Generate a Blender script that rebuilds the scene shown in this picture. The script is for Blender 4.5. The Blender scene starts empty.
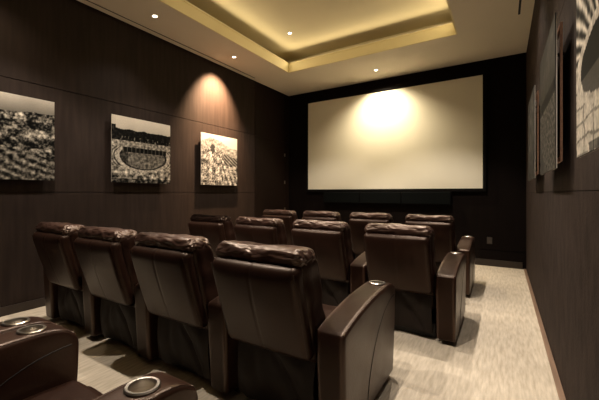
import bpy, bmesh, math, random
from mathutils import Vector, Matrix, noise
random.seed(4)
PI = math.pi
sc = bpy.context.scene
C = sc.collection

# ------------------------------------------------------------ camera, world, exposure
F_PX = 330.0
YAW = math.radians(31.66)
cd = bpy.data.cameras.new('camera'); cam = bpy.data.objects.new('camera', cd); C.objects.link(cam)
cam.location = (0, 0, 1.35); cam.rotation_euler = (PI/2, 0, YAW)
cd.sensor_width = 36; cd.lens = F_PX/599*36; cd.shift_y = -7/599; cd.clip_start = 0.02
sc.camera = cam
w = bpy.data.worlds.new('world'); sc.world = w; w.use_nodes = True
w.node_tree.nodes['Background'].inputs[0].default_value = (0.9, 0.75, 0.6, 1)
w.node_tree.nodes['Background'].inputs[1].default_value = 0.01
sc.view_settings.view_transform = 'Standard'; sc.view_settings.look = 'None'
sc.view_settings.gamma = 1; sc.view_settings.exposure = -0.45
sc.view_settings.use_curve_mapping = False

# lamp powers (W) and colours; each lamp is made by its downlight builder further down
WARM = (1.0, 0.80, 0.56); WHITE = (1.0, 0.88, 0.74); YEL = (1.0, 0.80, 0.46)
# x, y, z, power, aim (dx,dy,dz), cone deg, blend, colour, label
CZ = 3.83; TZ = 4.25
LAMPS = [
 (-4.17, 4.49, CZ, 2700, (-.40, 0, -.62), 78, 1.0, (1.0,.66,.38), 'small ceiling downlight right above the warm glow on the left wall'),
 (-4.15, 2.87, CZ, 110, (.22, -.15, -1), 110, .9, WHITE, 'large bright ceiling downlight nearest the camera, beside the left slot vent'),
 (-4.17, 1.25, CZ, 60, (-.02, 0, -1), 110, 1, WARM, 'downlight over the left wall, behind the large bright one'),
 (-2.18, 6.47, CZ, 400, (0, .26, -.92), 124, 1.0, (1.0,.83,.56), 'small ceiling downlight close to the top of the projection screen'),
 (-3.29, 5.00, TZ, 260, (0, 0, -1), 94, .35, WHITE, 'small round downlight in the raised middle of the ceiling'),
 (-1.10, 5.00, TZ, 420, (0, 0, -1), 94, .35, WHITE, 'raised-ceiling downlight above the front row, on the aisle side'),
 (-3.29, 3.30, TZ, 240, (0, 0, -1), 94, .35, WHITE, 'raised-ceiling downlight above the middle row, on the wall side'),
 (-1.10, 3.30, TZ, 420, (0, 0, -1), 94, .35, WHITE, 'raised-ceiling downlight above the middle row, on the aisle side'),
 (-3.29, 1.25, TZ, 460, (0, 0, -1), 94, .35, WHITE, 'raised-ceiling downlight above the third row, on the wall side'),
 (-1.10, 1.25, TZ, 400, (0, 0, -1), 94, .35, WHITE, 'raised-ceiling downlight above the third row, on the aisle side'),
 (-0.15, 4.49, CZ, 70, (.16, 0, -1), 95, 1, WHITE, 'aisle downlight above the farthest picture on the right wall'),
 (-0.15, 2.87, CZ, 70, (.16, 0, -1), 95, 1, WHITE, 'aisle downlight above the middle picture on the right wall'),
 (-0.15, 1.25, CZ, 50, (.16, 0, -1), 95, 1, WHITE, 'aisle downlight above the nearest picture on the right wall'),
]
COVE_W = 26

# ------------------------------------------------------------ helpers
def setp(o, label=None, cat=None, group=None, kind=None):
    for k, v in (('label', label), ('category', cat), ('group', group), ('kind', kind)):
        if v: o[k] = v
    return o
def obj(name, bm, mat, parent=None, smooth=True, loc=(0,0,0)):
    bmesh.ops.recalc_face_normals(bm, faces=bm.faces)
    me = bpy.data.meshes.new(name); bm.to_mesh(me); bm.free()
    if smooth:
        for p in me.polygons: p.use_smooth = True
        try: me.set_sharp_from_angle(angle=math.radians(40))
        except Exception: pass
    me.materials.append(mat)
    o = bpy.data.objects.new(name, me); C.objects.link(o); o.location = loc
    if parent: o.parent = parent
    return o
def empty(name, loc=(0,0,0), rz=0):
    o = bpy.data.objects.new(name, None); C.objects.link(o); o.location = loc; o.rotation_euler = (0,0,rz)
    o.empty_display_size = .1
    return o
def box(bm, x0, x1, y0, y1, z0, z1, bev=0):
    b2 = bmesh.new()
    vs = [b2.verts.new((x, y, z)) for x in (x0,x1) for y in (y0,y1) for z in (z0,z1)]
    for f in ((0,1,3,2),(4,6,7,5),(0,4,5,1),(2,3,7,6),(0,2,6,4),(1,5,7,3)): b2.faces.new([vs[i] for i in f])
    bmesh.ops.recalc_face_normals(b2, faces=b2.faces)
    if bev: bmesh.ops.bevel(b2, geom=b2.edges[:], offset=bev, segments=2, profile=.5, affect='EDGES')
    me = bpy.data.meshes.new('t'); b2.to_mesh(me); b2.free(); bm.from_mesh(me); bpy.data.meshes.remove(me)
    return bm
def axis_samples(h, r, n, k=3):
    s = [-h + r*(1-math.cos(PI/2*i/k)) if False else -h + r*i/k for i in range(k)]
    s += [-(h-r) + 2*(h-r)*i/n for i in range(n+1)]
    s += [-v for v in reversed(s[:k])]
    return s
def rbox(bm, c, size, r, n=(4,4,4), deform=None, k=3):
    """rounded box; deform(Vector local, in box coords about its centre)->Vector"""
    b2 = bmesh.new()
    h = [s/2 for s in size]; r = min([r]+[x*.999 for x in h])
    S = [axis_samples(h[i], r, n[i], k) for i in range(3)]
    for ax in range(3):
        a, b = [i for i in range(3) if i != ax]
        for sg in (-1, 1):
            g = []
            for u in S[a]:
                row = []
                for v in S[b]:
                    p = [0,0,0]; p[ax] = sg*h[ax]; p[a] = u; p[b] = v
                    row.append(b2.verts.new(p))
                g.append(row)
            for i in range(len(g)-1):
                for j in range(len(g[0])-1):
                    b2.faces.new((g[i][j], g[i+1][j], g[i+1][j+1], g[i][j+1]))
    bmesh.ops.remove_doubles(b2, verts=b2.verts, dist=1e-5)
    for vt in b2.verts:
        p = vt.co; q = Vector([max(-(h[i]-r), min(h[i]-r, p[i])) for i in range(3)])
        d = p - q
        if d.length > 1e-7: p = q + d.normalized()*r
        if deform: p = deform(p.copy())
        vt.co = p + Vector(c)
    bmesh.ops.recalc_face_normals(b2, faces=b2.faces)
    me = bpy.data.meshes.new('t'); b2.to_mesh(me); b2.free(); bm.from_mesh(me); bpy.data.meshes.remove(me)
    return bm
def tube(bm, pts, r, seg=6):
    pts = [Vector(p) for p in pts]; rings = []
    for i, p in enumerate(pts):
        t = (pts[min(i+1, len(pts)-1)] - pts[max(i-1, 0)]).normalized()
        a = t.orthogonal().normalized() if i == 0 else (rings[-1][1] - t*rings[-1][1].dot(t)).normalized()
        b = t.cross(a)
        rings.append(([bm.verts.new(p + (a*math.cos(2*PI*k/seg) + b*math.sin(2*PI*k/seg))*r) for k in range(seg)], a))
    for i in range(len(rings)-1):
        A, B = rings[i][0], rings[i+1][0]
        for k in range(seg): bm.faces.new((A[k], A[(k+1)%seg], B[(k+1)%seg], B[k]))
    bm.faces.new(rings[0][0]); bm.faces.new(rings[-1][0][::-1])
    return bm
def lathe(bm, prof, c=(0,0,0), seg=40, closed=False):
    c = Vector(c); rows = []
    for (r, z) in prof:
        rows.append([bm.verts.new(c + Vector((r*math.cos(2*PI*k/seg), r*math.sin(2*PI*k/seg), z))) for k in range(seg)] if r > 1e-6 else [bm.verts.new(c + Vector((0,0,z)))])
    m = len(rows)
    for i in range(m if closed else m-1):
        A, B = rows[i], rows[(i+1) % m]
        for k in range(seg):
            k2 = (k+1) % seg
            if len(A) == 1 and len(B) == 1: break
            if len(A) == 1: bm.faces.new((A[0], B[k], B[k2]))
            elif len(B) == 1: bm.faces.new((A[k], B[0], A[k2]))
            else: bm.faces.new((A[k], B[k], B[k2], A[k2]))
    return bm
def lerp_prof(pts, t):
    # smooth interpolation through (t, value)
    for i in range(len(pts)-1):
        if t <= pts[i+1][0]:
            a, b = pts[i], pts[i+1]; s = max(0, (t-a[0])/(b[0]-a[0]))
            m0 = (b[1]-pts[max(i-1,0)][1])/(b[0]-pts[max(i-1,0)][0]+1e-9)*(b[0]-a[0])
            e = pts[min(i+2, len(pts)-1)]
            m1 = (e[1]-a[1])/(e[0]-a[0])*(b[0]-a[0])
            s2, s3 = s*s, s*s*s
            return (2*s3-3*s2+1)*a[1] + (s3-2*s2+s)*m0 + (-2*s3+3*s2)*b[1] + (s3-s2)*m1
    return pts[-1][1]
def nz(x, y, z, s=1): return noise.noise(Vector((x*s, y*s, z*s)))

# ------------------------------------------------------------ materials
def mat(name, col, rough=.5, metal=0, spec=.5, coat=0, emit=None, estr=0):
    m = bpy.data.materials.new(name); m.use_nodes = True
    b = m.node_tree.nodes['Principled BSDF']
    b.inputs['Base Color'].default_value = (*col, 1); b.inputs['Roughness'].default_value = rough
    b.inputs['Metallic'].default_value = metal; b.inputs['Specular IOR Level'].default_value = spec
    b.inputs['Coat Weight'].default_value = coat
    if emit: b.inputs['Emission Color'].default_value = (*emit, 1); b.inputs['Emission Strength'].default_value = estr
    return m
def tinted(m, c):
    m.node_tree.nodes['Principled BSDF'].inputs['Specular Tint'].default_value = (*c, 1); return m
def noisy(m, c1, c2, scale=(5,5,5), nscale=1, detail=6, lo=.35, hi=.65, bump=0, bscale=None, bdist=.01, coords='Object', rough=None):
    nt = m.node_tree; N = nt.nodes; L = nt.links; b = N['Principled BSDF']
    tc = N.new('ShaderNodeTexCoord'); mp = N.new('ShaderNodeMapping'); mp.inputs['Scale'].default_value = scale
    L.new(tc.outputs[coords], mp.inputs[0])
    n = N.new('ShaderNodeTexNoise'); n.inputs['Scale'].default_value = nscale; n.inputs['Detail'].default_value = detail
    L.new(mp.outputs[0], n.inputs['Vector'])
    r = N.new('ShaderNodeValToRGB'); r.color_ramp.elements[0].position = lo; r.color_ramp.elements[1].position = hi
    r.color_ramp.elements[0].color = (*c1, 1); r.color_ramp.elements[1].color = (*c2, 1)
    L.new(n.outputs['Fac'], r.inputs[0]); L.new(r.outputs[0], b.inputs['Base Color'])
    if rough:
        mr = N.new('ShaderNodeMapRange'); mr.inputs['To Min'].default_value = rough[0]; mr.inputs['To Max'].default_value = rough[1]
        mr.inputs['From Min'].default_value = .3; mr.inputs['From Max'].default_value = .7
        L.new(n.outputs['Fac'], mr.inputs['Value']); L.new(mr.outputs[0], b.inputs['Roughness'])
    if bump:
        mp2 = N.new('ShaderNodeMapping'); mp2.inputs['Scale'].default_value = bscale or scale
        L.new(tc.outputs[coords], mp2.inputs[0])
        n2 = N.new('ShaderNodeTexNoise'); n2.inputs['Scale'].default_value = 1; n2.inputs['Detail'].default_value = 4
        L.new(mp2.outputs[0], n2.inputs['Vector'])
        bp = N.new('ShaderNodeBump'); bp.inputs['Strength'].default_value = bump; bp.inputs['Distance'].default_value = bdist
        L.new(n2.outputs['Fac'], bp.inputs['Height']); L.new(bp.outputs[0], b.inputs['Normal'])
    return m
M = {}
M['leather'] = noisy(mat('brown_leather', (.03,.013,.009), .36, spec=.28), (.0130,.0056,.0038), (.0215,.0092,.0062), (4,4,4), 1, bump=.35, bscale=(90,90,90), bdist=.002, rough=(.30,.42))
M['crumpled'] = noisy(mat('crumpled_brown_leather', (.05,.02,.014), .3, spec=.75), (.026,.0130,.0098), (.052,.026,.0195), (7,7,7), 1, bump=.4, bscale=(14,30,40), bdist=.008, rough=(.28,.4))
M['arm'] = noisy(mat('armrest_leather', (.05,.02,.014), .33, spec=.5), (.0210,.0090,.0058), (.0330,.0145,.0092), (5,5,5), 1, bump=.3, bscale=(70,70,70), bdist=.002, rough=(.28,.4))
M['skirt'] = noisy(mat('dark_fabric_skirt', (.014,.010,.009), .6, spec=.2), (.0105,.0065,.0048), (.016,.010,.0072), (6,6,6), 1, bump=.3, bscale=(30,30,12), bdist=.006)
M['plinth'] = noisy(mat('black_plinth', (.008,.006,.005), .6), (.007,.005,.005), (.011,.008,.007), (8,8,8))
M['steel'] = noisy(mat('brushed_steel', (.62,.57,.50), .28, 1), (.55,.50,.44), (.72,.67,.6), (3,3,60), 1, bump=.1, bscale=(5,5,120), bdist=.001)
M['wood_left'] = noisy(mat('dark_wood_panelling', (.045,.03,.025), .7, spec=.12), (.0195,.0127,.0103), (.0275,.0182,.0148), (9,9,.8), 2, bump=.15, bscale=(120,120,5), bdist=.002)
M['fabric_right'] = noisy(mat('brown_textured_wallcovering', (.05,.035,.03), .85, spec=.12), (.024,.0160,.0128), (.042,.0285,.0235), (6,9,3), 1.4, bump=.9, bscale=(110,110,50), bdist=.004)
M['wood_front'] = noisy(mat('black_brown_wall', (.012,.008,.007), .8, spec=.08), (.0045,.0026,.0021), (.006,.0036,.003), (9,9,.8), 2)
M['wood_door'] = noisy(mat('dark_door_veneer', (.02,.010,.007), .6, spec=.12), (.0095,.0048,.0034), (.013,.007,.0048), (14,14,.8), 2)
M['groove'] = noisy(mat('groove_backing', (.006,.004,.004), .8), (.005,.004,.004), (.008,.006,.005))
M['ceiling'] = noisy(mat('ceiling_paint', (.62,.56,.46), .85), (.74,.665,.53), (.77,.69,.55), (1,1,1), 1)
M['tray'] = noisy(mat('tray_ceiling_paint', (.66,.58,.40), .85), (.64,.565,.39), (.68,.60,.41), (1,1,1), 1)
M['fascia'] = noisy(mat('cream_fascia_with_glow', (.80,.70,.42), .6), (.78,.68,.41), (.82,.72,.43), (1,1,1), 1)  # warm light on the fascia is put into this brighter, yellower colour
M['carpet'] = noisy(mat('beige_carpet', (.40,.33,.25), .95, spec=.15), (.42,.36,.28), (.63,.55,.445), (34,4.5,34), 1.3, 12, .28, .74, bump=.5, bscale=(160,160,160), bdist=.006)
M['strip'] = noisy(mat('tan_floor_strip', (.25,.16,.11), .5), (.17,.11,.075), (.24,.155,.105), (30,2,10), 1)
M['base'] = noisy(mat('dark_skirting', (.02,.013,.010), .4), (.018,.012,.009), (.026,.017,.013), (20,1,10), 1)
M['screen'] = noisy(mat('screen_cloth', (.78,.74,.62), .9, spec=.1), (.77,.73,.61), (.79,.75,.63), (2,2,2), 1)
M['frame'] = noisy(mat('black_velvet_frame', (.006,.005,.005), .8, spec=.1), (.0025,.002,.002), (.004,.0035,.0035))
M['speaker'] = noisy(mat('speaker_cloth', (.010,.012,.012), .9, spec=.05), (.003,.0035,.0035), (.005,.006,.006), (200,200,200))
M['copper'] = noisy(mat('copper_brown_wood_edge', (.40,.20,.11), .4), (.74,.44,.31), (.85,.53,.38), (10,10,60))
M['acrylic'] = noisy(mat('pale_panel_edge', (.55,.5,.45), .25), (.5,.46,.41), (.6,.55,.5))
M['white'] = noisy(mat('white_lamp_trim', (.75,.7,.62), .4), (.72,.67,.6), (.78,.73,.65))
M['slot'] = noisy(mat('black_slot', (.004,.004,.004), .8), (.003,.003,.003), (.005,.005,.005))
M['lens'] = mat('lamp_lens', (1,1,1), .3, emit=(1,.86,.66), estr=22)
M['led'] = mat('led_tape', (1,1,1), .3, emit=(1,.78,.4), estr=2)
M['plastic'] = noisy(mat('brown_plastic', (.05,.04,.035), .35), (.045,.036,.03), (.055,.044,.038))

for _k in ('leather', 'crumpled', 'arm'): tinted(M[_k], (1, .78, .64))

# ------------------------------------------------------------ room shell
XL, XR, YF, YB = -4.67, 0.35, 7.05, -1.7       # screen wall at YF, rear wall at YB
def panels_x(bm, x0, x1, ys, zs, G=.004):
    for i in range(len(ys)-1):
        for j in range(len(zs)-1):
            box(bm, x0, x1, ys[i]+(G if i else 0), ys[i+1]-(G if i < len(ys)-2 else 0), zs[j]+(G if j else 0), zs[j+1]-(G if j < len(zs)-2 else 0), .002)
bm = bmesh.new(); box(bm, XL, XR, YB, YF, -.1, 0); setp(obj('floor', bm, M['carpet'], smooth=False), kind='structure')
bm = bmesh.new(); panels_x(bm, XL-.02, XL, [YB, 0.30, 5.69], [0, 1.36, 2.63, CZ]); setp(obj('wall_left', bm, M['wood_left'], smooth=False), kind='structure')
bm = bmesh.new(); box(bm, XL-.14, XL-.021, YB, YF+.1, -.1, CZ+.6); setp(obj('wall_left_backing', bm, M['groove'], smooth=False), kind='structure').name = 'trim_1'
dr = bmesh.new(); panels_x(dr, XL-.02, XL-.002, [5.702, 6.86, YF], [0, 2.63, CZ])
door = setp(obj('door_1', dr, M['wood_door'], smooth=False), kind='structure')
for z in (2.30, 1.62, .95):
    bm = bmesh.new(); box(bm, XL-.004, XL+.010, 6.845, 6.875, z-.035, z+.035, .003)
    tube(bm, [(XL+.012, 6.86, z-.04), (XL+.012, 6.86, z+.04)], .007, 10)
    obj('hinge', bm, M['steel'], door)
bm = bmesh.new(); panels_x(bm, XR, XR+.02, [YB, YF], [0, 1.36, 2.63, CZ], .0018); setp(obj('wall_right', bm, M['fabric_right'], smooth=False), kind='structure')
bm = bmesh.new(); box(bm, XR+.021, XR+.14, YB, YF+.1, -.1, CZ+.6); o = obj('trim_2', bm, M['groove'], smooth=False); setp(o, kind='structure')
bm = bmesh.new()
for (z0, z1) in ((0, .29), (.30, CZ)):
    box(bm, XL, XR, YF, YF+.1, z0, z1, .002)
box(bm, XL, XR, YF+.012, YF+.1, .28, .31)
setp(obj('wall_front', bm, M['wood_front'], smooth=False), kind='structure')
bm = bmesh.new(); box(bm, XL, XR, YB-.1, YB, 0, CZ); setp(obj('wall_back', bm, M['wood_left'], smooth=False), kind='structure')
bm = bmesh.new(); box(bm, XL, XL+.015, YB, 5.69, 0, .10, .003); setp(obj('baseboard_left', bm, M['base'], smooth=False), kind='structure')
bm = bmesh.new(); box(bm, XL+.02, XR-.056, YF-.015, YF, 0, .12, .003); setp(obj('baseboard_front', bm, M['base'], smooth=False), kind='structure')
bm = bmesh.new(); box(bm, XR-.038, XR-.001, YB, YF, 0, .010, .003); setp(obj('baseboard_right', bm, M['strip'], smooth=False), kind='structure')
# ceiling with raised tray
TX0, TX1, TY0, TY1 = -3.76, -.62, -.6, 5.67
LZ = 4.02; CV = .38
bm = bmesh.new()
t = .02
box(bm, XL, TX0-t, YB, YF, CZ, CZ+.04); box(bm, TX1+t, XR, YB, YF, CZ, CZ+.04)
box(bm, TX0-t, TX1+t, TY1+t, YF, CZ, CZ+.04); box(bm, TX0-t, TX1+t, YB, TY0-t, CZ, CZ+.04)
ceil = setp(obj('ceiling', bm, M['ceiling'], smooth=False), kind='structure')
bm = bmesh.new()
box(bm, TX0-CV-.05, TX1+CV+.05, TY0-CV-.05, TY1+CV+.05, TZ, TZ+.05)
box(bm, TX0-CV-.04, TX0-CV, TY0-CV, TY1+CV, CZ+.04, TZ); box(bm, TX1+CV, TX1+CV+.04, TY0-CV, TY1+CV, CZ+.04, TZ)
box(bm, TX0-CV, TX1+CV, TY1+CV, TY1+CV+.04, CZ+.04, TZ); box(bm, TX0-CV, TX1+CV, TY0-CV-.04, TY0-CV, CZ+.04, TZ)
setp(obj('trim_3', bm, M['tray'], smooth=False), kind='structure')
bm = bmesh.new(); t = .02
for z0, z1, e in ((CZ, LZ-.018, 0), (LZ-.018, LZ, .008)):
    box(bm, TX0-t, TX0+e, TY0-t, TY1+t, z0, z1); box(bm, TX1-e, TX1+t, TY0-t, TY1+t, z0, z1)
    box(bm, TX0+e, TX1-e, TY1-e, TY1+t, z0, z1); box(bm, TX0+e, TX1-e, TY0-t, TY0+e, z0, z1)
setp(obj('trim_4', bm, M['fascia'], smooth=False), kind='structure')
# LED tape lying in the cove, shining up and inward
def led(x, y, lx, ly, dirv, label):
    t = empty('led_strip', (x, y, LZ)); setp(t, label, 'light', 'hidden cove light strips')
    bm = bmesh.new(); box(bm, -lx/2, lx/2, -ly/2, ly/2, 0, .012, .002); obj('tape', bm, M['white'], t, smooth=False)
    ld = bpy.data.lights.new('cove_glow', 'AREA'); ld.shape = 'RECTANGLE'; ld.size = max(lx, ly); ld.size_y = .015
    ld.energy = COVE_W*max(lx, ly)/6; ld.color = YEL
    lo = bpy.data.objects.new('cove_glow', ld); C.objects.link(lo); lo.parent = t; lo.location = (dirv[0]*.014, dirv[1]*.014, .012)
    lo.rotation_euler = Vector((dirv[0], dirv[1], .05)).to_track_quat('-Z', 'X' if ly > lx else 'Y').to_euler()
    if ly > lx: ld.size, ld.size_y = ly, .015
    # orient long axis with the strip
    q = Vector((dirv[0], dirv[1], .05)).normalized(); zax = -q
    xax = Vector((0,1,0)) if ly > lx else Vector((1,0,0)); yax = zax.cross(xax)
    m3 = Matrix((xax, yax, zax)).transposed(); lo.rotation_euler = m3.to_euler()
led(TX0-.008, 2.53, .02, 6.0, (1,0), 'light strip hidden in the ceiling cove on the left side')
led(TX1+.008, 2.53, .02, 6.0, (-1,0), 'light strip hidden in the ceiling cove on the aisle side')
led(-2.19, TY1+.008, 3.0, .02, (0,-1), 'light strip hidden in the ceiling cove on the screen side')

def slot(x, y0, y1, label):
    t = empty('ceiling_slot_vent', (x, (y0+y1)/2, CZ)); setp(t, label, 'vent')
    L = (y1-y0)/2
    bm = bmesh.new(); box(bm, -.016, .016, -L, L, -.003, 0); obj('slot', bm, M['slot'], t, smooth=False)
    bm = bmesh.new()
    for s in (-1, 1): box(bm, s*.016-.0025, s*.016+.0025, -L, L, -.006, 0)
    obj('trim_edge', bm, M['ceiling'], t, smooth=False)
slot(XL+.12, -.5, 5.55, 'long black slot vent in the ceiling along the left wall')
slot(XR-.16, 1.0, 5.5, 'short black slot vent in the ceiling by the right wall')

# ------------------------------------------------------------ lamps
for (x, y, z, P, aim, cone, blend, col, label) in LAMPS:
    t = empty('ceiling_downlight', (x, y, z))
    setp(t, label or 'recessed round ceiling downlight above the rows of recliners, out of view', 'light', 'recessed ceiling downlights')
    bm = bmesh.new(); lathe(bm, [(.030,-.001), (.030,-.006), (.040,-.006), (.043,-.001)], closed=True); obj('trim_ring', bm, M['white'], t)
    bm = bmesh.new(); lathe(bm, [(0,-.001), (.030,-.001), (.028,-.004), (0,-.005)]); obj('lens', bm, M['lens'], t)
    ld = bpy.data.lights.new('lamp', 'SPOT'); ld.energy = P; ld.color = col; ld.spot_size = math.radians(cone); ld.spot_blend = blend; ld.shadow_soft_size = .03
    lo = bpy.data.objects.new('lamp', ld); C.objects.link(lo); lo.parent = t; lo.location = (0, 0, -.045)
    lo.rotation_euler = Vector(aim).to_track_quat('-Z', 'Y').to_euler()

# ------------------------------------------------------------ screen wall
t = empty('projection_screen', (-2.195, YF, 1.436)); setp(t, 'large blank cream projection screen with thin black frame on the dark end wall', 'screen')
bm = bmesh.new(); box(bm, -1.875, 1.875, -.045, -.006, 0, 2.11); obj('screen_surface', bm, M['screen'], t, smooth=False)
bm = bmesh.new()
for a in ((-1.93,-1.875,-.055,2.165),(1.875,1.93,-.055,2.165)): box(bm, a[0], a[1], -.06, 0, a[2], a[3], .003)
box(bm, -1.875, 1.875, -.06, 0, -.055, 0, .003); box(bm, -1.875, 1.875, -.06, 0, 2.11, 2.165, .003)
obj('frame', bm, M['frame'], t, smooth=False)
for i, (x0, x1) in enumerate(((-3.62, -2.72), (-2.715, -1.80), (-1.795, -.85))):
    nm = ('left', 'middle', 'right')[i]
    t = empty('speaker', ((x0+x1)/2, YF, 1.12))
    setp(t, '%s box of the wide black speaker bar under the screen' % nm, 'speaker', None)
    hw = (x1-x0)/2
    bm = bmesh.new(); box(bm, -hw, hw, -.10, 0, 0, .255, .006); obj('cabinet', bm, M['frame'], t, smooth=False)
    bm = bmesh.new(); box(bm, -hw+.01, hw-.01, -.118, -.101, .01, .245, .006); obj('grille', bm, M['speaker'], t, smooth=False)
t = empty('wall_outlet', (-.21, YF, .47)); setp(t, 'small dark power outlet plate low on the screen wall near the aisle', 'outlet')
bm = bmesh.new(); rbox(bm, (0,-.005,0), (.085,.010,.125), .004, (1,1,1)); obj('plate', bm, M['plastic'], t)
for z in (-.03, .03):
    bm = bmesh.new(); rbox(bm, (0,-.012,z), (.034,.004,.03), .0019, (1,1,1)); obj('socket', bm, M['plastic'], t)

# ------------------------------------------------------------ pictures
def fbm(x, y, s, o=4):
    v = 0; a = .5
    for i in range(o):
        v += a*noise.noise(Vector((x*s, y*s, 3.7*i+s))); s *= 2.1; a *= .55
    return v
def clamp(v, a=0, b=1): return max(a, min(b, v))
def sm(a, b, x):
    t = clamp((x-a)/(b-a)); return t*t*(3-2*t)
def stones(u, v, s, seed=0):
    return fbm(u+seed, v, s, 4)
def pic_hill(u, v):          # hillside town above terraces
    hill = .80 + .07*(u-.5) + .02*fbm(u, 0, 6)
    if v > hill: return .42 + .30*(v-hill)/.2 + .08*fbm(u, v, 3)
    town = .24 + 1.1*stones(u, v, 10) + .8*fbm(u, v, 34)
    vv = v + .25*(u-.6)
    if vv < .36:
        k = math.hypot(u-1.1, (v-.75)*1.2)
        return clamp(.30 + .14*math.sin(k*60) + .7*fbm(u, v, 24))*(.5 if k < .62 else 1.0)
    return clamp(town + .20*sm(.3,.7,v)*(1 if v < .62 else 0))
def pic_arena(u, v):         # amphitheatre
    tl = .81 + .03*fbm(u, 1, 9) + .05*(u < .06)
    if v > tl: return .72 + .1*(v-tl)/.2 + .04*fbm(u, v, 4)
    if v > .64: return clamp(.05 + .30*fbm(u, v, 24) + (.35 if (fbm(u, v*.3, 30) > .18 and v < .70) else 0))
    if v > .545: return clamp(.50 + .7*fbm(u, v, 26))
    e = math.hypot((u-.52)/.47, (v-.40)/.23) + .05*fbm(u, v, 7)
    if v > .47 and .16 < u < .92: return clamp(.05 + (.22 if abs(math.sin(u*46)) > .95 else 0) + .1*fbm(u, v, 20))
    if e < .78: return clamp(.38 + .45*fbm(u, v, 24) - .18*(u < .25))
    if e < .86: return clamp(.14 + .4*fbm(u, v, 30))
    if e < 1.0: return clamp(.62 + .5*fbm(u, v, 30))
    if v > .25: return clamp(.38 + .18*math.sin(e*60) + .6*fbm(u, v, 24))
    return clamp(.48 + 1.1*fbm(u, v, 16) - (.35 if v < .06 else 0))
def pic_ruin(u, v):          # pale ruins
    tl = .78 + .08*math.sin(u*5) + .05*fbm(u, 1, 7)
    tree = math.hypot((u-.30)/.06, (v-.72)/.09)
    if tree < 1 + fbm(u, v, 20): return .22
    if v > tl + .06: return .74 + .08*fbm(u, v, 4)
    if v > tl - .12: return clamp(.55 + .5*fbm(u, v, 20))
    if u > .6 and .4 < v < .68: return clamp(.34 + .16*math.sin((v*1.5+u)*60) + .3*fbm(u, v, 16))
    return clamp(.50 + .8*fbm(u, v, 10) + .8*fbm(u, v, 36) + .15*math.sin((u*1.2+v*.6)*40)*(u > .55))
def pic_arch(u, v):          # pale rough arch over dark opening
    e = math.hypot((u-.47)/.44, (v-.34)/.155) + .10*fbm(u, v, 9)
    if e < .84:
        return clamp(.03 + .03*fbm(u, v, 6)) if v > .315 else clamp(.30 + .05*fbm(u, v, 8))
    if e < 1.08: return clamp(.80 + .4*fbm(u, v, 26))
    if v > .30:
        a = math.atan2((v-.34)*1.4, u-.47)
        return clamp(.50 + .42*math.sin(a*34 + 2*fbm(u, v, 6)) + .6*fbm(u, v, 18))
    g = (abs((u*6 + .3*fbm(u,v,5)) % 1 - .5) > .45) or (abs((v*14 + .4*fbm(u,v,4)) % 1 - .5) > .42)
    return clamp(.82 + .3*fbm(u, v, 24) - (.30 if g else 0) - (.45 if v < .04 and fbm(u,v,8) > 0 else 0))
def pic_vault(u, v):         # curved vault, dark band, rock below
    e = math.hypot((u-1.05)/1.05, (v-.45)/.50) + .02*fbm(u, v, 10)
    if e > 1.0: return clamp(.22 + .10*fbm(u, v, 6))
    if v > .60: return clamp(.20 + .25*(v-.6) + .10*fbm(u, v, 10))
    if v > .50: return clamp(.04 + .05*fbm(u, v, 10))
    return clamp(.26 + .65*fbm(u, v, 34))
def pic_columns(u, v):
    if v > .85: return clamp(.22 + .1*fbm(u, v, 5))
    return clamp(.20 + .55*fbm(u, v*.35, 26))
pm = bpy.data.materials.new('sepia_photo_print'); pm.use_nodes = True
_b = pm.node_tree.nodes['Principled BSDF']; _b.inputs['Roughness'].default_value = .7; _b.inputs['Specular IOR Level'].default_value = .1
_a = pm.node_tree.nodes.new('ShaderNodeAttribute'); _a.attribute_name = 'print'
_n = pm.node_tree.nodes.new('ShaderNodeTexNoise'); _n.inputs['Scale'].default_value = 90; _n.inputs['Detail'].default_value = 3
_m = pm.node_tree.nodes.new('ShaderNodeMix'); _m.data_type = 'RGBA'; _m.blend_type = 'OVERLAY'; _m.inputs[0].default_value = .35
pm.node_tree.links.new(_a.outputs['Color'], _m.inputs[6]); pm.node_tree.links.new(_n.outputs['Fac'], _m.inputs[7])
pm.node_tree.links.new(_m.outputs[2], _b.inputs['Base Color'])
PW, PT = .94, .014
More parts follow.
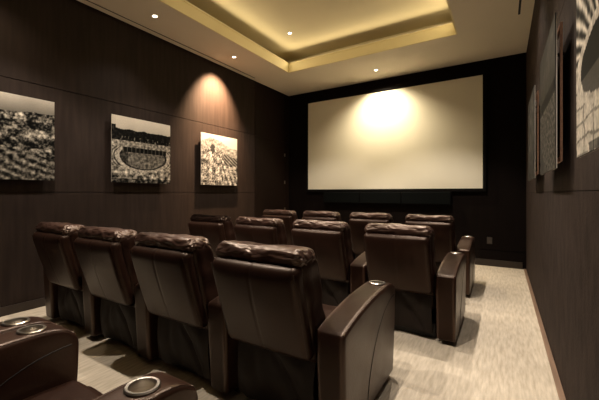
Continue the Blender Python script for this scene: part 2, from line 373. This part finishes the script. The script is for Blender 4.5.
def picture(side, yc, fn, tint, label, gain=1.0):
    # local frame: +x along the wall to the picture's right as seen from the room, -y towards the room
    if side == 'left': loc, rz = (XL, yc, 1.50), PI/2
    else: loc, rz = (XR, yc, 1.50), -PI/2
    t = empty('wall_picture', loc, rz); setp(t, label, 'picture')
    n = 170; bm = bmesh.new(); h = PW/2; g = []
    for i in range(n+1):
        g.append([bm.verts.new((-h + PW*i/n, -.082, PW*j/n)) for j in range(n+1)])
    for i in range(n):
        for j in range(n): bm.faces.new((g[i][j], g[i+1][j], g[i+1][j+1], g[i][j+1]))
    # give it depth: back plate joined
    box(bm, -h, h, -.0815, -.0815+.004, 0, PW)
    me = bpy.data.meshes.new('print'); bm.to_mesh(me); bm.free(); me.materials.append(pm)
    ca = me.color_attributes.new('print', 'FLOAT_COLOR', 'POINT')
    for k, v in enumerate(me.vertices):
        u_, v_ = (v.co.x + h)/PW, v.co.z/PW
        x = clamp(fn(u_, v_))**2.1*gain
        ca.data[k].color = (x*tint[0], x*tint[1], x*tint[2], 1)
    o = bpy.data.objects.new('print', me); C.objects.link(o); o.parent = t
    bm = bmesh.new(); box(bm, -h, h, -.077, -.071, 0, PW, .001); obj('panel', bm, M['acrylic'], t, smooth=False)
    bm = bmesh.new(); e = .045; f = .03; q = .022
    box(bm, -h+e, -h+e+f, -.052, -.040, e, PW-e); box(bm, h-e-f, h-e, -.052, -.040, e, PW-e)
    box(bm, -h+e+f, h-e-f, -.052, -.040, e, e+f); box(bm, -h+e+f, h-e-f, -.052, -.040, PW-e-f, PW-e)
    obj('backing_frame', bm, M['copper'], t, smooth=False)
    for sx in (-1, 1):
        for zz in (.16, PW-.16):
            bm = bmesh.new(); box(bm, sx*(h-.30)-.01, sx*(h-.30)+.01, -.071, 0, zz-.01, zz+.01); obj('wall_spacer', bm, M['plinth'], t, smooth=False)
SEP = (1.0, .90, .76); GR = (1, .96, .90)
picture('left', 1.36, pic_hill, SEP, 'sepia photo panel of a hillside town, leftmost on the left wall', .9)
picture('left', 2.98, pic_arena, SEP, 'sepia photo panel of an ancient amphitheatre, middle one on the left wall', .95)
picture('left', 4.56, pic_ruin, GR, 'pale photo panel of rocky ruins on the left wall under the warm light', .8)
picture('right', 4.56, pic_columns, SEP, 'farthest, narrowest-looking photo panel on the right wall', .62)
picture('right', 2.98, pic_vault, SEP, 'dark photo panel with copper backing edge, middle one on the right wall', .7)
picture('right', 1.36, pic_arch, SEP, 'photo panel of a pale rough stone arch cut off at the right photo edge', .75)

# ------------------------------------------------------------ recliners
AW = .165; PITCH = .81; ARM_L = .90
TOP = [(0,.622),(.15,.660),(.35,.690),(.55,.703),(.72,.704),(.81,.694),(.865,.668),(.89,.635),(.90,.60)]
CUP_Y, CUP_R = .725, .047
def top_z(y): return lerp_prof(TOP, max(0, min(.9, y)))
_cache = {}
def arm_mesh():
    if 'arm' in _cache: return _cache['arm']
    H = .66
    def df(p):
        y = (p.y + ARM_L/2)*1.0; zt = (p.z + H/2)/H
        tz = top_z(y) if y < .88 else top_z(.88) - (y-.88)*2
        z = .04 + zt*(tz - .04)
        x = p.x*(1 + .06*math.sin(PI*zt)*math.sin(PI*min(1,max(0,y/ARM_L))) - .05*(1-zt))
        yy = y - (.05*(1-zt)**2 if y > .45 else -.03*(1-zt)**1.5)*abs(y-.45)/.45
        yy -= .045*(1-y/.45) if y < .45 else 0
        return Vector((x, yy, z))
    bm = bmesh.new(); rbox(bm, (0,0,0), (AW, ARM_L, H), .024, (5, 26, 10), df, 4)
    o = obj('armrest', bm, M['arm'])
    bm = bmesh.new(); zc = top_z(CUP_Y)
    lathe(bm, [(0,zc-.075),(CUP_R,zc-.075),(CUP_R,zc+.1),(0,zc+.1)], (0,CUP_Y,0), 40)
    cut = obj('cutter', bm, M['arm'], smooth=False)
    md = o.modifiers.new('b', 'BOOLEAN'); md.operation = 'DIFFERENCE'; md.object = cut; md.solver = 'EXACT'
    bpy.context.view_layer.update()
    me = bpy.data.meshes.new_from_object(o.evaluated_get(bpy.context.evaluated_depsgraph_get()))
    me.name = 'armrest'
    bpy.data.objects.remove(o); bpy.data.objects.remove(cut)
    for p in me.polygons: p.use_smooth = True
    try: me.set_sharp_from_angle(angle=math.radians(38))
    except Exception: pass
    while len(me.materials) > 1: me.materials.pop()
    _cache['arm'] = me
    for s in (-1, 1):
        bm = bmesh.new()
        pts = []
        for i in range(30):
            y = .012 + .86*i/29
            pts.append((s*(AW/2 - .010), y - (.045*(1-y/.45) if y < .45 else 0), top_z(y) - .0065))
        tube(bm, pts, .0045, 6)
        me_p = bpy.data.meshes.new('piping'); bm.to_mesh(me_p); bm.free(); me_p.materials.append(M['arm'])
        for p in me_p.polygons: p.use_smooth = True
        _cache['piping%d' % s] = me_p
        bm = bmesh.new()
        pts = []
        for i in range(22):
            a = PI/2*i/21
            z = .06 + .545*math.sin(a); y = .30 + .56*(1-math.cos(a)); zt = z/.68
            xw = AW/2*(1 + .06*math.sin(PI*zt)*math.sin(PI*y/ARM_L) - .05*(1-zt))
            pts.append((s*(xw+.0003), y, z))
        tube(bm, pts, .0022, 5)
        me_s = bpy.data.meshes.new('seam'); bm.to_mesh(me_s); bm.free(); me_s.materials.append(M['plinth'])
        _cache['seam%d' % s] = me_s
    bm = bmesh.new()
    lathe(bm, [(CUP_R-.0015,-.072),(CUP_R-.0015,.004),(CUP_R+.009,.0015),(CUP_R+.010,.004),(CUP_R+.006,.0085),(CUP_R-.002,.008),(CUP_R-.005,.003),(CUP_R-.005,-.066),(0,-.066),(0,-.072)], (0,0,0), 44)
    bmesh.ops.recalc_face_normals(bm, faces=bm.faces)
    me_c = bpy.data.meshes.new('cup_holder'); bm.to_mesh(me_c); bm.free(); me_c.materials.append(M['steel'])
    for p in me_c.polygons: p.use_smooth = True
    try: me_c.set_sharp_from_angle(angle=math.radians(50))
    except Exception: pass
    _cache['cup'] = me_c
    bm = bmesh.new(); box(bm, -.055, .055, -.03, .03, 0, .046, .006)
    me_f = bpy.data.meshes.new('foot'); bm.to_mesh(me_f); bm.free(); me_f.materials.append(M['plinth']); _cache['foot'] = me_f
    return me
def link(name, me, parent, loc=(0,0,0), rot=None):
    o = bpy.data.objects.new(name, me); C.objects.link(o); o.parent = parent; o.location = loc
    if rot: o.rotation_euler = rot
    return o
def add_arm(chair, x):
    me = arm_mesh()
    a = link('armrest', me, chair, (x, 0, 0))
    for sd_ in (-1, 1):
        link('piping', _cache['piping%d' % sd_], a); link('seam', _cache['seam%d' % sd_], a)
    link('foot', _cache['foot'], a, (0, .13, 0)); link('foot', _cache['foot'], a, (0, .77, 0))
    sl = (top_z(CUP_Y+.04) - top_z(CUP_Y-.04))/.08
    c = link('cup_holder', _cache['cup'], a, (0, CUP_Y, top_z(CUP_Y)), (math.atan(sl), 0, 0))
    c['label'] = 'brushed steel cup holder'

def headrest_mesh(seed, W=.60):
    def df(p):
        u = p.x/(W/2)
        # forward droop, fat ends, crumples
        y, z = p.y, p.z
        f = 1 + .10*u*u - .05*math.cos(u*5+seed)
        z *= f; 
        z += -.012*u*u - .004*math.cos(3*u+seed)
        d = Vector((p.x*3, y*9, z*9))
        n1 = noise.noise(d*2.2 + Vector((seed*7.3,0,0))); n2 = noise.noise(d*5.5 + Vector((0,seed*3.1,0)))
        rd = 1 - abs(noise.noise(Vector((p.x*5 + 3*y, y*22, seed))))*2
        q = Vector((p.x + .012*n2, y*(1+.06*n2), z))
        q += Vector((0, y, z*1.3)).normalized()*(.008*n1 + .0025*n2 + .002*rd) if (abs(y)+abs(z)) > 1e-5 else Vector()
        # pinch at the ends
        if abs(u) > .86: q.z *= 1 - .35*(abs(u)-.86)/.14*abs(math.sin(seed*2+u)); 
        return q
    bm = bmesh.new(); rbox(bm, (0,0,0), (W, .20, .096), .046, (44, 12, 3), df, 6)
    bmesh.ops.recalc_face_normals(bm, faces=bm.faces)
    me = bpy.data.meshes.new('headrest'); bm.to_mesh(me); bm.free(); me.materials.append(M['crumpled'])
    for p in me.polygons: p.use_smooth = True
    return me
HEADS = [headrest_mesh(s) for s in range(7)]

def make_recliner():
    t = empty('recliner')
    BW = .62
    bm = bmesh.new(); box(bm, -.30, .30, .10, .78, 0.0, .14, .008); obj('base', bm, M['plinth'], t, smooth=False)
    # seat cushion
    def sd(p):
        b = .018*math.cos(p.x/.32*PI/2)*math.cos(p.y/.38*PI/2) if p.z > 0 else 0
        w_ = .004*nz(p.x, p.y, 0, 14)
        drop = -.015*max(0, (p.y-.18)/.2)**2 if p.z > 0 else 0
        return Vector((p.x, p.y, p.z + b + w_*(p.z > 0) + drop))
    bm = bmesh.new(); rbox(bm, (0,.455,.362), (BW-.005, .74, .20), .05, (12,16,3), sd, 4); obj('seat', bm, M['leather'], t)
    bm = bmesh.new(); rbox(bm, (0,.835,.25), (BW-.01, .075, .28), .03, (10,2,6), lambda p: Vector((p.x, p.y + .01*math.cos(p.z*9) - .004*nz(p.x,p.z,0,12), p.z)), 4); obj('footrest', bm, M['leather'], t)
    # padded back cushion
    H = .62
    def bc(p):
        zt = (p.z+H/2)/H
        lean = -.155*zt
        y = p.y + lean
        if p.y > 0: y += .03*math.sin(zt*PI*1.0) + .02*math.sin(zt*PI*3)*.6 + .004*nz(p.x, 0, p.z, 10)
        side = abs(p.x) > BW/2-.03
        x = p.x*(1 + (.012*math.sin(zt*22) + .018*nz(p.y*3, 1, p.z, 9) if side else 0)) * (1 - .03*zt)
        return Vector((x, y, p.z))
    bm = bmesh.new(); rbox(bm, (0,.085,.40+H/2), (BW, .17, H), .05, (14,4,24), bc, 4); obj('back_cushion', bm, M['leather'], t)
    # rear shell of the back
    H2 = .545
    def bs(p):
        zt = (p.z+H2/2)/H2
        y = p.y - .145*zt + .02*(1-zt)**2
        if p.y < 0:
            y -= .014*math.cos(p.x/.30*PI/2)*math.sin(PI*zt)**.5 if 0 < zt < 1 else 0
            y += .0035*math.exp(-(p.x/.006)**2)
        if zt > .82: y += .034*((zt-.82)/.18)**2
        x = p.x*(1 - .02*(1-zt))
        return Vector((x, y, p.z))
    bm = bmesh.new(); rbox(bm, (0,-.035,.435+H2/2), (.60, .100, H2), .044, (50,2,20), bs, 6); obj('back_shell', bm, M['leather'], t)
    # side piping of the shell
    for s in (-1, 1):
        bm = bmesh.new()
        pts = []
        for i in range(20):
            zt = .07 + .86*i/19
            pts.append((s*(.300*(1-.02*(1-zt))-.0135), -.035-.0365-.145*zt+.02*(1-zt)**2, .435+H2*zt))
        tube(bm, pts, .0030, 6)
        obj('piping', bm, M['leather'], t)
    # hanging fabric flap under the shell
    H3 = .385
    def sk(p):
        zt = (p.z+H3/2)/H3
        d = 1 - zt
        ed = 1 - sm(.20, .29, abs(p.x))
        y = p.y + .022*math.sin(p.x*15 + 1.2 + 3*zt)*d**.6*ed + .045*nz(p.x, 0, p.z, 5)*ed + .02*math.exp(-((p.x - .22 + .25*zt)/.025)**2)*sm(0,.3,d) + .010*math.exp(-((p.x + .18 - .10*d)/.03)**2)*math.sin(PI*zt) - .02*math.sin(PI*zt)
        x = p.x*(1 - .03*math.sin(PI*zt))
        return Vector((x, y, p.z + .006*nz(p.x, 3, 0, 6)))
    bm = bmesh.new(); rbox(bm, (0,.035,.07+H3/2), (.575, .014, H3), .006, (40,1,26), sk, 2); obj('rear_skirt', bm, M['skirt'], t)
    return t
def copy_tree(o, parent=None):
    c = o.copy(); C.objects.link(c); c.parent = parent
    for ch in list(o.children): copy_tree(ch, c)
    return c
proto = make_recliner()
ROWS = {  # right-hand arm centre x, rear y, pitch
 'A': (-.43, 4.74, .815), 'B': (-.42, 3.17, .82), 'C': (-.757, 1.58, .822)}
SPOT = {
 'A': ['at the aisle end of the front row, nearest the wall outlet', 'in the front row, second seat in from the aisle', 'in the front row, third seat in from the aisle', 'in the front row, farthest from the aisle'],
 'B': ['at the aisle end of the middle row', 'in the middle row, second from the aisle', 'in the middle row, third from the aisle', 'in the middle row, farthest from the aisle, by the left wall'],
 'C': ['largest in view, with the big curved armrest at its right', 'in the third row, second from the right', 'in the third row, second from the left', 'in the third row, leftmost and beside the wall'],
}
GRP = {'A': 'recliners in the front row', 'B': 'recliners in the middle row', 'C': 'recliners in the third row'}
first = True; n = 0
for r in 'ABC':
    ax, y, pitch = ROWS[r]
    for i in range(4):
        c = proto if first else copy_tree(proto); first = False
        c.location = (ax - pitch/2 - pitch*i, y, 0)
        setp(c, 'dark brown leather recliner ' + SPOT[r][i], 'chair', GRP[r])
        link('headrest', HEADS[n % 7], c, (0, -.080, 1.008), (math.radians(-6), 0, 0)); n += 1
        add_arm(c, pitch/2 - .008)
        if i == 3: add_arm(c, -pitch/2)
# rear row: single chairs with two arms each
for (x0, x1, lab) in ((-1.89, -1.02, 'dark brown leather recliner in the bottom left foreground, with its seat visible'),
                      (-2.95, -2.073, 'dark brown leather recliner cut off at left edge, only a cup holder arm showing')):
    c = copy_tree(proto); cx = (x0+x1)/2; c.location = (cx, -.065, 0)
    for ch in list(c.children):
        if ch.name.startswith(('headrest', 'armrest')):
            for g in list(ch.children): bpy.data.objects.remove(g)
            bpy.data.objects.remove(ch)
        else:
            ch.scale = (1.09, 1, 1)
            if ch.name.startswith(('seat', 'footrest')): ch.location.y += .055
    setp(c, lab, 'chair', 'recliners in the rear row')
    link('headrest', HEADS[n % 7], c, (0, -.080, 1.008), (math.radians(-6), 0, 0)); n += 1
    add_arm(c, x1-cx); add_arm(c, x0-cx)
